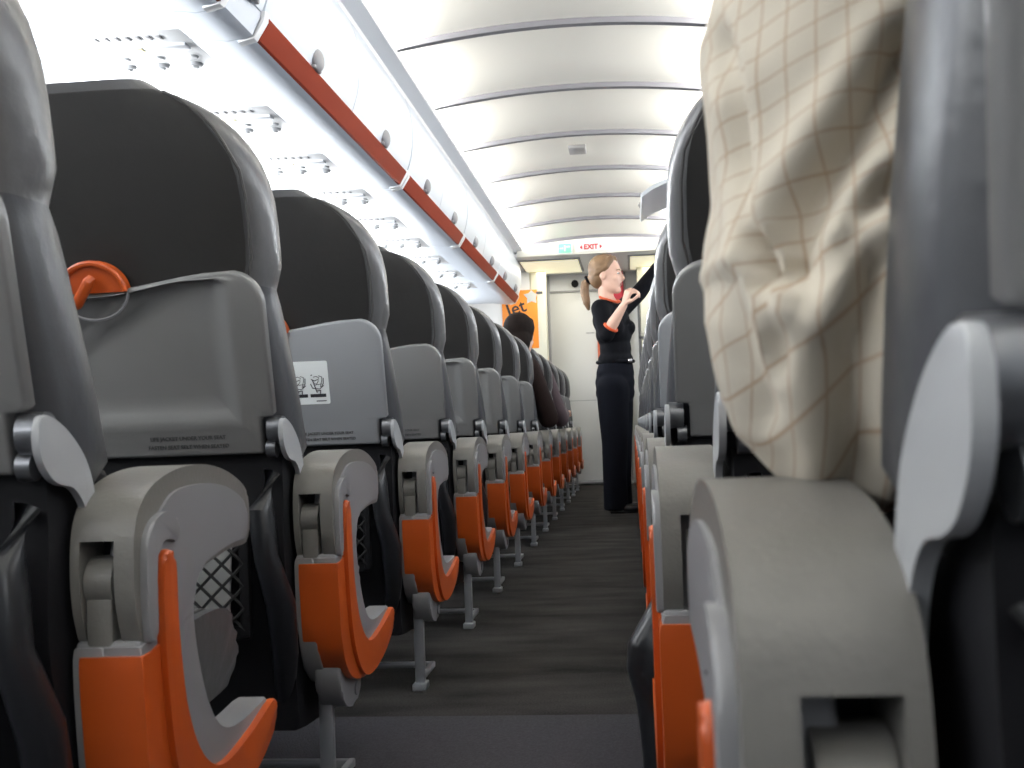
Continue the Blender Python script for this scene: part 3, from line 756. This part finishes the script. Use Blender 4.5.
t = thing('life_vest_pouch', 'red pouch hanging on the galley wall behind the attendant', 'pouch', (-0.10, 10.70, 1.86))
obj('pouch', xform(bm, Matrix.Translation((-0.03, -9.95, -1.60))), RED, t)
box(bm2, (0, -0.034, 0.10), (0.145, 0.01, 0.05), 0.004); obj('flap', bm2, RED, t)
bm = NB(); box(bm, (-0.265, YF - 0.03, 1.20), (0.06, 0.03, 0.34), 0.008); tag(obj('warning_streamer', bm, ORANGE), 'orange streamer on the front door behind the attendant', 'streamer')

# ================================================================== PEOPLE
def limb(bm, chain, seg=18):
    """tapered chain of round joints: [(point, radius), ...]"""
    for (p, r) in chain: ball(bm, p, r, u=seg, v=10)
    for (p, r), (q, t) in zip(chain, chain[1:]):
        if (Vector(q) - Vector(p)).length > 1e-4: cyl(bm, p, q, r, t, seg)
def frame_of(f, up=(0, 0, 1)):
    f = Vector(f).normalized(); l = Vector(up).cross(f).normalized(); u = f.cross(l)
    return f, l, u, Matrix((f, l, u)).transposed()
def fuse(name, bm, m, parent, voxel=0.006, smooth=5, label=None):
    me = bpy.data.meshes.new('f'); bm.to_mesh(me); bm.free()
    o = bpy.data.objects.new('f', me); C.objects.link(o)
    r = o.modifiers.new('r', 'REMESH'); r.mode = 'VOXEL'; r.voxel_size = voxel
    if smooth:
        k = o.modifiers.new('s', 'SMOOTH'); k.iterations = smooth; k.factor = 0.5
    return bake(o, name, m, parent, label)
def head_parts(bm, c, f, up=(0, 0, 1), k=1.0):
    f, l, u, R = frame_of(f, up); c = Vector(c)
    def P(a, b, d): return c + (f * a + l * b + u * d) * k
    ball(bm, P(-0.012, 0, 0.03), 0.1 * k, (0.96, 0.76, 0.92), rot=R)
    ball(bm, P(0.022, 0, -0.025), 0.1 * k, (0.70, 0.63, 0.92), rot=R)
    ball(bm, P(0.060, 0, -0.095), 0.028 * k, (1, 1.1, 0.85), rot=R)         # chin
    ball(bm, P(0.035, 0, -0.075), 0.05 * k, (0.9, 1.0, 0.75), rot=R)        # jaw
    ball(bm, P(0.072, 0, 0.030), 0.03 * k, (0.5, 1.5, 0.5), rot=R)          # brow
    for b in (-1, 1):
        ball(bm, P(0.060, b * 0.036, -0.025), 0.024 * k, rot=R)             # cheeks
        ball(bm, P(-0.012, b * 0.074, -0.008), 0.028 * k, (0.65, 0.35, 1.1), rot=R)   # ears
    limb(bm, [(P(0.084, 0, 0.012), 0.009 * k), (P(0.104, 0, -0.024), 0.0125 * k), (P(0.088, 0, -0.034), 0.013 * k)], 10)
    ball(bm, P(0.080, 0, -0.058), 0.017 * k, (0.7, 1.4, 0.9), rot=R)        # mouth swell
    return P, R
def face_bits(body, P, R, k, hairm):
    for b in (-1, 1):
        bm = NB(); ball(bm, P(0.079, b * 0.033, 0.006), 0.0085 * k, (0.7, 1.3, 0.75), 12, 8, R); e = obj('eye', bm, PAPER, body)
        bm = NB(); ball(bm, P(0.0855, b * 0.034, 0.006), 0.0055 * k, (0.5, 1, 1), 10, 8, R); obj('iris', bm, EYE, body)
        bm = NB(); tube(bm, [P(0.088, b * 0.016, 0.026), P(0.088, b * 0.034, 0.031), P(0.076, b * 0.052, 0.025)], 0.003 * k, 6); obj('eyebrow', bm, hairm, body)
    bm = NB(); ball(bm, P(0.090, 0, -0.056), 0.012 * k, (0.5, 1.7, 0.45), 12, 8, R); ball(bm, P(0.089, 0, -0.064), 0.012 * k, (0.5, 1.5, 0.5), 12, 8, R)
    fuse('mouth', bm, LIPS, body, 0.002, 2)
def hand_parts(bm, w, d, n, curl=0.5, k=1.0, side=1):
    """palm, four bent fingers, a thumb; d = direction, n = way the palm faces"""
    d = Vector(d).normalized(); n = Vector(n); n = (n - d * n.dot(d)).normalized(); s_ = d.cross(n) * side; w = Vector(w)
    for q in (-1.2, -0.4, 0.4, 1.2):
        limb(bm, [(w + s_ * q * 0.008 * k, 0.014 * k), (w + d * 0.075 * k + s_ * q * 0.022 * k, 0.0115 * k)], 10)
    for q, ln in ((-1.5, 0.058), (-0.5, 0.074), (0.5, 0.080), (1.5, 0.070)):
        p = w + d * 0.082 * k + s_ * q * 0.0195 * k; a = 0.25; ch = [(p, 0.0098 * k)]
        for j, fr in enumerate((0.44, 0.32, 0.24)):
            a += curl * (1 + 0.12 * q * (j == 0)); p = p + (d * math.cos(a) + n * math.sin(a)) * ln * fr * k * 1.1
            ch.append((p, (0.0090 - 0.0009 * j) * k))
        limb(bm, ch, 10)
    p = w + d * 0.02 * k + s_ * 0.020 * k; ch = [(p, 0.013 * k)]
    for dd, ln in ((d * 0.55 + s_ * 0.65 + n * 0.35, 0.040), (d * 0.75 + s_ * 0.1 + n * 0.55, 0.030), (d * 0.8 - s_ * 0.15 + n * 0.5, 0.024)):
        p = p + dd.normalized() * ln * k; ch.append((p, 0.0098 * k))
    limb(bm, ch, 10)

# ---- the attendant standing in the aisle, turned to the right-hand bins
AX, AY = -0.11, 7.39
att = thing('person', 'person in black uniform with ponytail standing in the aisle, reaching up to a bin', 'person', (AX, AY, 0))
def A(x, y, z): return (x - AX, y - AY, z)           # world -> local
SH_R, EL_R, WR_R = A(-0.172, 7.27, 1.315), A(-0.140, 7.20, 1.140), A(-0.022, 7.12, 1.315)
SH_L, EL_L, WR_L = A(-0.030, 7.50, 1.335), A(0.085, 7.52, 1.440), A(0.235, 7.48, 1.630)
HEAD = A(-0.122, 7.37, 1.540); HF = (0.96, -0.24, -0.02)
NK = A(-0.135, 7.39, 1.375)
b = NB()
P, R = head_parts(b, HEAD, HF, k=1.03)
limb(b, [(A(-0.138, 7.385, 1.46), 0.050), (A(-0.135, 7.39, 1.40), 0.050), (A(-0.12, 7.39, 1.33), 0.07)])
limb(b, [(SH_R, 0.045), (EL_R, 0.037), (A(-0.09, 7.165, 1.215), 0.037), (WR_R, 0.024)])
limb(b, [(SH_L, 0.045), (EL_L, 0.036), (WR_L, 0.024)])
hand_parts(b, WR_R, (0.35, -0.15, 0.9), (0.75, 0.45, -0.2), 0.75, 1.08, side=-1)
hand_parts(b, WR_L, (0.75, -0.05, 0.6), (0.3, 0.6, -0.5), 0.45, 0.95, side=1)
limb(b, [(A(-0.11, 7.39, 1.25), 0.075), (A(-0.095, 7.39, 0.88), 0.075)])
for y, dx in ((7.315, -0.015), (7.455, 0.012)): limb(b, [(A(-0.10 + dx, y, 0.86), 0.06), (A(-0.10 + dx, y, 0.47), 0.045), (A(-0.108 + dx, y, 0.09), 0.034), (A(-0.05 + dx, y - 0.01, 0.032), 0.018)])
body = fuse('body', b, SKIN, att, 0.0055, 4)
face_bits(body, P, R, 1.03, BLONDE)
# top: torso with short right sleeve to the elbow and a long left sleeve
b = NB()
Tr = frame_of((0.80, -0.60, 0))[3]
for (x, z, r, sc) in ((-0.108, 1.245, 0.1, (1.05, 1.50, 1.1)), (-0.095, 1.16, 0.1, (1.12, 1.32, 1.1)), (-0.088, 1.06, 0.1, (0.98, 1.14, 1.2)), (-0.09, 0.985, 0.1, (1.10, 1.28, 0.8))):
    ball(b, A(x, 7.39, z), r, sc, rot=Tr)
f3 = Tr @ Vector((1, 0, 0)); l3 = Tr @ Vector((0, 1, 0))
for q in (-1, 1): ball(b, Vector(A(-0.10, 7.39, 1.195)) + f3 * 0.070 + l3 * q * 0.060, 0.056)
limb(b, [(A(-0.108, 7.39, 1.25), 0.095), (A(-0.09, 7.39, 0.98), 0.095)])
limb(b, [(SH_R, 0.062), (A(-0.125, 7.39, 1.315), 0.068), (SH_L, 0.060)])
limb(b, [(A(-0.13, 7.39, 1.365), 0.058), (A(-0.12, 7.39, 1.30), 0.085)])
limb(b, [(SH_R, 0.063), (Vector(SH_R).lerp(Vector(EL_R), 0.5), 0.058), (Vector(EL_R), 0.050), (Vector(EL_R).lerp(Vector(WR_R), 0.14), 0.047)])
limb(b, [(SH_L, 0.060), (EL_L, 0.054), (Vector(EL_L).lerp(Vector(WR_L), 0.86), 0.038)])
top = fuse('uniform_top', b, UNIFORM, att, 0.007, 5)
def torus_ring(bm, c, ax, r, t, sx=1.0, n=28):
    q = Vector(ax).normalized().to_track_quat('Z', 'Y'); pts = [Vector(c) + q @ Vector((r * sx * math.cos(2 * PI * k / n), r * math.sin(2 * PI * k / n), 0)) for k in range(n + 1)]
    tube(bm, pts, t, 8)
bm = NB(); torus_ring(bm, A(-0.112, 7.375, 1.385), (0.30, -0.22, 1.0), 0.066, 0.0085); obj('neckline_trim', bm, TRIM, top, label='orange neckline trim')
d_ = Vector(WR_R) - Vector(EL_R)
bm = NB(); torus_ring(bm, Vector(EL_R) + d_ * 0.26, d_, 0.043, 0.009); obj('cuff', bm, TRIM, top, label='orange cuff at the bent elbow')
d_ = Vector(WR_L) - Vector(EL_L)
bm = NB(); torus_ring(bm, Vector(EL_L) + d_ * 0.97, d_, 0.034, 0.010); obj('cuff', bm, TRIM, top, label='orange cuff at the raised wrist')
# trousers
b = NB()
for (x, z, sc) in ((-0.092, 0.94, (1.10, 1.30, 0.7)), (-0.096, 0.90, (1.17, 1.38, 0.9)), (-0.100, 0.84, (1.22, 1.44, 1.0)), (-0.101, 0.775, (1.18, 1.46, 1.0))): ball(b, A(x, 7.39, z), 0.1, sc, rot=Tr)
limb(b, [(A(-0.095, 7.39, 0.95), 0.09), (A(-0.10, 7.39, 0.78), 0.09)])
for y, dx in ((7.315, -0.015), (7.455, 0.012)):
    limb(b, [(A(-0.10 + dx, y, 0.80), 0.108), (A(-0.10 + dx, y, 0.62), 0.098), (A(-0.10 + dx, y, 0.45), 0.085), (A(-0.108 + dx, y, 0.22), 0.078), (A(-0.108 + dx, y, 0.085), 0.080)])
    cyl(b, A(-0.108 + dx, y, 0.10), A(-0.108 + dx, y, 0.018), 0.080, 0.082)
tro = fuse('trousers', b, NAVY, att, 0.008, 14)
bm = NB(); torus_ring(bm, A(-0.092, 7.39, 0.975), (0.0, 0, 1), 0.108, 0.012, 1.08); obj('belt', bm, UNIFORM, tro)
bm = NB(); p = Vector(A(-0.092, 7.39, 0.975)) + f3 * 0.118; box(bm, p, (0.035, 0.035, 0.024), 0.004); obj('buckle', bm, CHROME, tro)
for y, dx in ((7.30, -0.015), (7.46, 0.012)):
    b = NB(); ball(b, A(-0.09 + dx, y, 0.045), 0.045, (1.15, 0.8, 1.0)); ball(b, A(-0.01 + dx, y - 0.02, 0.030), 0.04, (1.7, 0.9, 0.72)); box(b, A(-0.045 + dx, y - 0.01, 0.008), (0.20, 0.06, 0.016), 0.004)
    obj('shoe', b, BLACK_SH, att)
# hair: cap swept back, scrunchie, ponytail
b = NB()
ball(b, P(-0.030, 0, 0.048), 0.1 * 1.06, (0.93, 0.83, 0.88), rot=R)
ball(b, P(-0.060, 0, 0.0), 0.08 * 1.06, (0.75, 0.95, 1.0), rot=R)
for q in (-1, 1):
    limb(b, [(P(0.035, q * 0.045, 0.098), 0.022), (P(0.012, q * 0.070, 0.050), 0.018), (P(-0.040, q * 0.074, 0.020), 0.022), (P(-0.095, q * 0.03, -0.012), 0.026)])
limb(b, [(P(0.045, 0.0, 0.105), 0.018), (P(-0.02, 0, 0.125), 0.02)])
limb(b, [(P(-0.100, 0, -0.01), 0.030), (P(-0.128, 0, -0.022), 0.024)])
hair = fuse('hair', b, BLONDE, att, 0.005, 3)
b = NB(); limb(b, [(P(-0.122, 0, -0.020), 0.020), (P(-0.148, 0.0, -0.045), 0.028), (P(-0.152, 0, -0.10), 0.030), (P(-0.140, 0, -0.160), 0.026), (P(-0.128, 0, -0.205), 0.012)])
fuse('ponytail', b, BLONDE, hair, 0.005, 3)
bm = NB(); torus_ring(bm, P(-0.126, 0, -0.022), P(-0.10, 0, -0.01) - P(-0.15, 0, -0.045), 0.024, 0.011); obj('hair_tie', bm, UNIFORM, hair)

# ---- seated passengers
def seated(label, x, y, s, hairm, cloth, trouser, head_dx=0.0, head_z=1.10, lean=0.0, hf=(0, 1, 0), arms=True, elbow=None, wrist=None, sh_z=0.90):
    t = thing('person', label, 'person', (x, y, 0.40))
    o = Vector((x, y, 0.40))
    def L(a, b_, c): return Vector((a * s, b_, c - 0.40))      # +a towards the aisle
    b = NB()
    P, R = head_parts(b, L(lean + head_dx, 0.03, head_z), hf)
    limb(b, [(L(lean * 0.9 + head_dx * 0.8, 0.01, head_z - 0.10), 0.052), (L(lean * 0.8, 0.0, sh_z + 0.05), 0.055), (L(lean * 0.7, 0, sh_z - 0.05), 0.09)])
    limb(b, [(L(lean * 0.6, 0.0, sh_z - 0.08), 0.10), (L(0, 0.01, 0.55), 0.105)])
    limb(b, [(L(0.10, 0.03, 0.505), 0.085), (L(0.10, 0.40, 0.505), 0.055), (L(0.10, 0.42, 0.12), 0.040), (L(0.10, 0.50, 0.05), 0.035)])
    limb(b, [(L(-0.10, 0.03, 0.505), 0.085), (L(-0.10, 0.40, 0.505), 0.055), (L(-0.10, 0.42, 0.12), 0.040), (L(-0.10, 0.50, 0.05), 0.035)])
    sh = {1: L(lean * 0.7 + 0.165, 0.0, sh_z - 0.02), -1: L(lean * 0.7 - 0.165, 0.0, sh_z - 0.02)}
    el = {1: L(*elbow), -1: L(-0.20, 0.08, 0.64)}; wr = {1: L(*wrist), -1: L(-0.12, 0.30, 0.60)}
    for q in (1, -1):
        limb(b, [(sh[q], 0.048), (el[q], 0.040), (wr[q], 0.026)])
        hand_parts(b, wr[q], wr[q] - el[q], (0, 0.1, -1), 0.3, 1.0, side=q * s)
    body = fuse('body', b, SKIN, t, 0.007, 4)
    face_bits(body, P, R, 1.0, hairm)
    b = NB()
    ball(b, P(-0.022, 0, 0.045), 0.1, (1.0, 0.86, 0.90), rot=R); ball(b, P(-0.050, 0, -0.03), 0.085, (0.75, 0.95, 1.15), rot=R); ball(b, P(-0.055, 0, -0.085), 0.06, (0.7, 1.0, 0.8), rot=R)
    for q in (-1, 1): limb(b, [(P(0.04, q * 0.045, 0.09), 0.022), (P(0.0, q * 0.073, 0.045), 0.016), (P(-0.035, q * 0.070, -0.02), 0.018)])
    fuse('hair', b, hairm, t, 0.006, 2)
    b = NB()
    limb(b, [(sh[-1], 0.068), (L(lean * 0.7, 0, sh_z + 0.0), 0.085), (sh[1], 0.068)])
    for zz, w in ((sh_z - 0.06, 1.65), (0.76, 1.6), (0.65, 1.55), (0.55, 1.6)):
        k = (zz - 0.5) / (sh_z - 0.5); ball(b, L(lean * 0.7 * k, 0.01, zz), 0.1, (w, 1.12, 1.2))
    for q in (1, -1):
        if q == -1 or arms: limb(b, [(sh[q], 0.068), (el[q], 0.058), (el[q].lerp(wr[q], 0.9), 0.040)])
    fuse('shirt', b, cloth, t, 0.008, 5)
    b = NB()
    for q in (1, -1): limb(b, [(L(q * 0.09, 0.03, 0.505), 0.098), (L(q * 0.10, 0.40, 0.505), 0.072), (L(q * 0.10, 0.42, 0.12), 0.058)])
    ball(b, L(0, 0.0, 0.515), 0.11, (1.6, 1.1, 1.0))
    fuse('trousers', b, trouser, t, 0.008, 4)
    for q in (1, -1):
        b = NB(); ball(b, L(q * 0.10, 0.42, 0.055), 0.05); ball(b, L(q * 0.10, 0.50, 0.04), 0.045, (0.9, 1.9, 0.85)); box(b, L(q * 0.10, 0.47, 0.010), (0.075, 0.26, 0.02), 0.005); obj('shoe', b, BLACK_SH, t)
    return t
lx = LX - 0.283
seated('person with dark hair in brown jacket, head leaning into the aisle, seated on the left', lx, LEFT_ROWS[7] + 0.17, 1, DARKHAIR, BROWN, BROWN,
       head_dx=0.10, head_z=1.085, lean=0.06, hf=(0.25, 0.95, -0.1), elbow=(0.300, 0.10, 0.62), wrist=(0.290, 0.36, 0.65), sh_z=0.915)
seated('person in dull purple top, seated on the left farther ahead than the brown jacket', lx, LEFT_ROWS[9] + 0.17, 1, DARKHAIR, mat('purple_cloth', (0.10, 0.07, 0.08), 0.8), BROWN,
       head_dx=-0.06, head_z=1.06, lean=0.02, elbow=(0.275, 0.10, 0.62), wrist=(0.29, 0.36, 0.66), sh_z=0.93)

# ---- passenger in the checked shirt at the near right, elbow on the armrest
rx = RX + 0.252
px_t = seated('person in cream checked shirt whose sleeve fills the gap between near right seats', rx, RIGHT_ROWS[0] + 0.175, -1, DARKHAIR, PLAID, BROWN,
       head_z=1.13, lean=0.03, elbow=(0.205, -0.02, 0.615), wrist=(0.18, 0.24, 0.63), arms=False, sh_z=0.945)
def sleeve():
    o = px_t.location
    path = [(0.165, 0.555, 0.935), (0.130, 0.550, 0.860), (0.112, 0.545, 0.780), (0.108, 0.540, 0.710), (0.107, 0.535, 0.660), (0.106, 0.532, 0.625), (0.107, 0.545, 0.600), (0.111, 0.585, 0.600), (0.118, 0.650, 0.608), (0.125, 0.74, 0.625), (0.13, 0.82, 0.635)]
    rad = [0.070, 0.068, 0.066, 0.066, 0.068, 0.070, 0.064, 0.060, 0.054, 0.046, 0.040]
    # resample
    pts, rr = [], []
    for i in range(len(path) - 1):
        p0, p1, p2, p3 = [Vector(path[max(0, min(len(path) - 1, i + d))]) for d in (-1, 0, 1, 2)]
        for k in range(12):
            t = k / 12
            pts.append(0.5 * (2 * p1 + (p2 - p0) * t + (2 * p0 - 5 * p1 + 4 * p2 - p3) * t * t + (3 * p1 - p0 - 3 * p2 + p3) * t ** 3)); rr.append(rad[i] + (rad[i + 1] - rad[i]) * t)
    n = 96
    creases = [([(0.0471, 0.7571), (0.0517, 0.7182), (0.0538, 0.6713), (0.0575, 0.6332), (0.063, 0.600)], 0.0030, 0.008),
               ([(0.1202, 0.730), (0.1002, 0.7002), (0.0819, 0.6739), (0.0677, 0.6495), (0.0661, 0.642)], 0.0075, 0.017),
               ([(0.1069, 0.6726), (0.0969, 0.6626), (0.0805, 0.6425), (0.0725, 0.6282)], 0.0050, 0.010),
               ([(0.0980, 0.640), (0.0952, 0.6272), (0.0880, 0.6026), (0.0900, 0.5778), (0.096, 0.5527)], 0.0070, 0.014),
               ([(0.043, 0.640), (0.0497, 0.6058), (0.0589, 0.5804)], 0.0040, 0.006)]
    def seg_d(q, pl):
        best = 9
        for a, c in zip(pl, pl[1:]):
            a = Vector(a); c = Vector(c); v = c - a; t = max(0, min(1, (q - a).dot(v) / v.length_squared)); best = min(best, (q - a - v * t).length)
        return best
    bm = NB(); uvl = bm.loops.layers.uv.new('UVMap'); rings = []; uvs = {}
    ln = 0
    for i, p in enumerate(pts):
        if i: ln += (pts[i] - pts[i - 1]).length
        t = (pts[min(i + 1, len(pts) - 1)] - pts[max(0, i - 1)]).normalized()
        a = Vector((1, 0, 0)); a = (a - t * a.dot(t)).normalized(); c = t.cross(a).normalized()
        ring_ = []
        for k in range(n):
            th = 2 * PI * k / n; d = a * math.cos(th) + c * math.sin(th)
            r = rr[i]
            z = p.z
            r += 0.0016 * math.sin(ln * 70 + 2 * th) + 0.0008 * math.sin(ln * 120 - 3 * th + 1.3)
            q = p + d * r
            if d.y < 0.75 and q.y < p.y + 0.03:
                for pl, wd, dp in creases:
                    e = seg_d(Vector((q.x, q.z)), pl); q = q - d * dp * math.exp(-(e / wd) ** 2) + d * dp * 0.35 * math.exp(-((e - 2.2 * wd) / wd) ** 2)
            v = bm.verts.new(q - o); ring_.append(v); uvs[v] = (k / n * 32.0, ln / 0.0130 - 0.375 * (k / n * 32.0))
        rings.append(ring_)
    fs = skin_rings(bm, rings)
    for f in bm.faces:
        us = [uvs[l.vert] for l in f.loops]
        mx = max(u[0] for u in us)
        for l, u in zip(f.loops, us):
            uu, vv = u
            if mx - uu > 16: uu += 32.0; vv -= 0.375 * 32.0
            l[uvl].uv = (uu, vv)
    so = obj('shirt_sleeve', bm, PLAID, px_t, angle=80)
sleeve()

# ---- black garment hanging into the aisle below the second right armrest
t = thing('black_jacket', 'black jacket hem hanging into the aisle beside the orange right seat side', 'jacket', (0.02, 1.46, 0.30))
b = NB()
limb(b, [((0.025, 0.06, 0.05), 0.022), ((0.005, 0.0, 0.030), 0.020), ((-0.022, -0.01, -0.005), 0.016), ((-0.028, -0.01, -0.03), 0.012), ((-0.012, 0, -0.075), 0.017), ((-0.008, 0.0, -0.14), 0.016), ((-0.008, 0.02, -0.24), 0.015)])
ball(b, (0.0, 0.0, -0.02), 0.1, (0.26, 0.30, 0.60)); ball(b, (0.005, 0.0, -0.14), 0.1, (0.20, 0.25, 0.8))
limb(b, [((0.02, 0.0, 0.02), 0.022), ((0.015, 0.0, -0.05), 0.022), ((0.010, 0.01, -0.14), 0.020), ((0.008, 0.02, -0.25), 0.020)])
fuse('cloth', b, BLACK_SH, t, 0.004, 3)
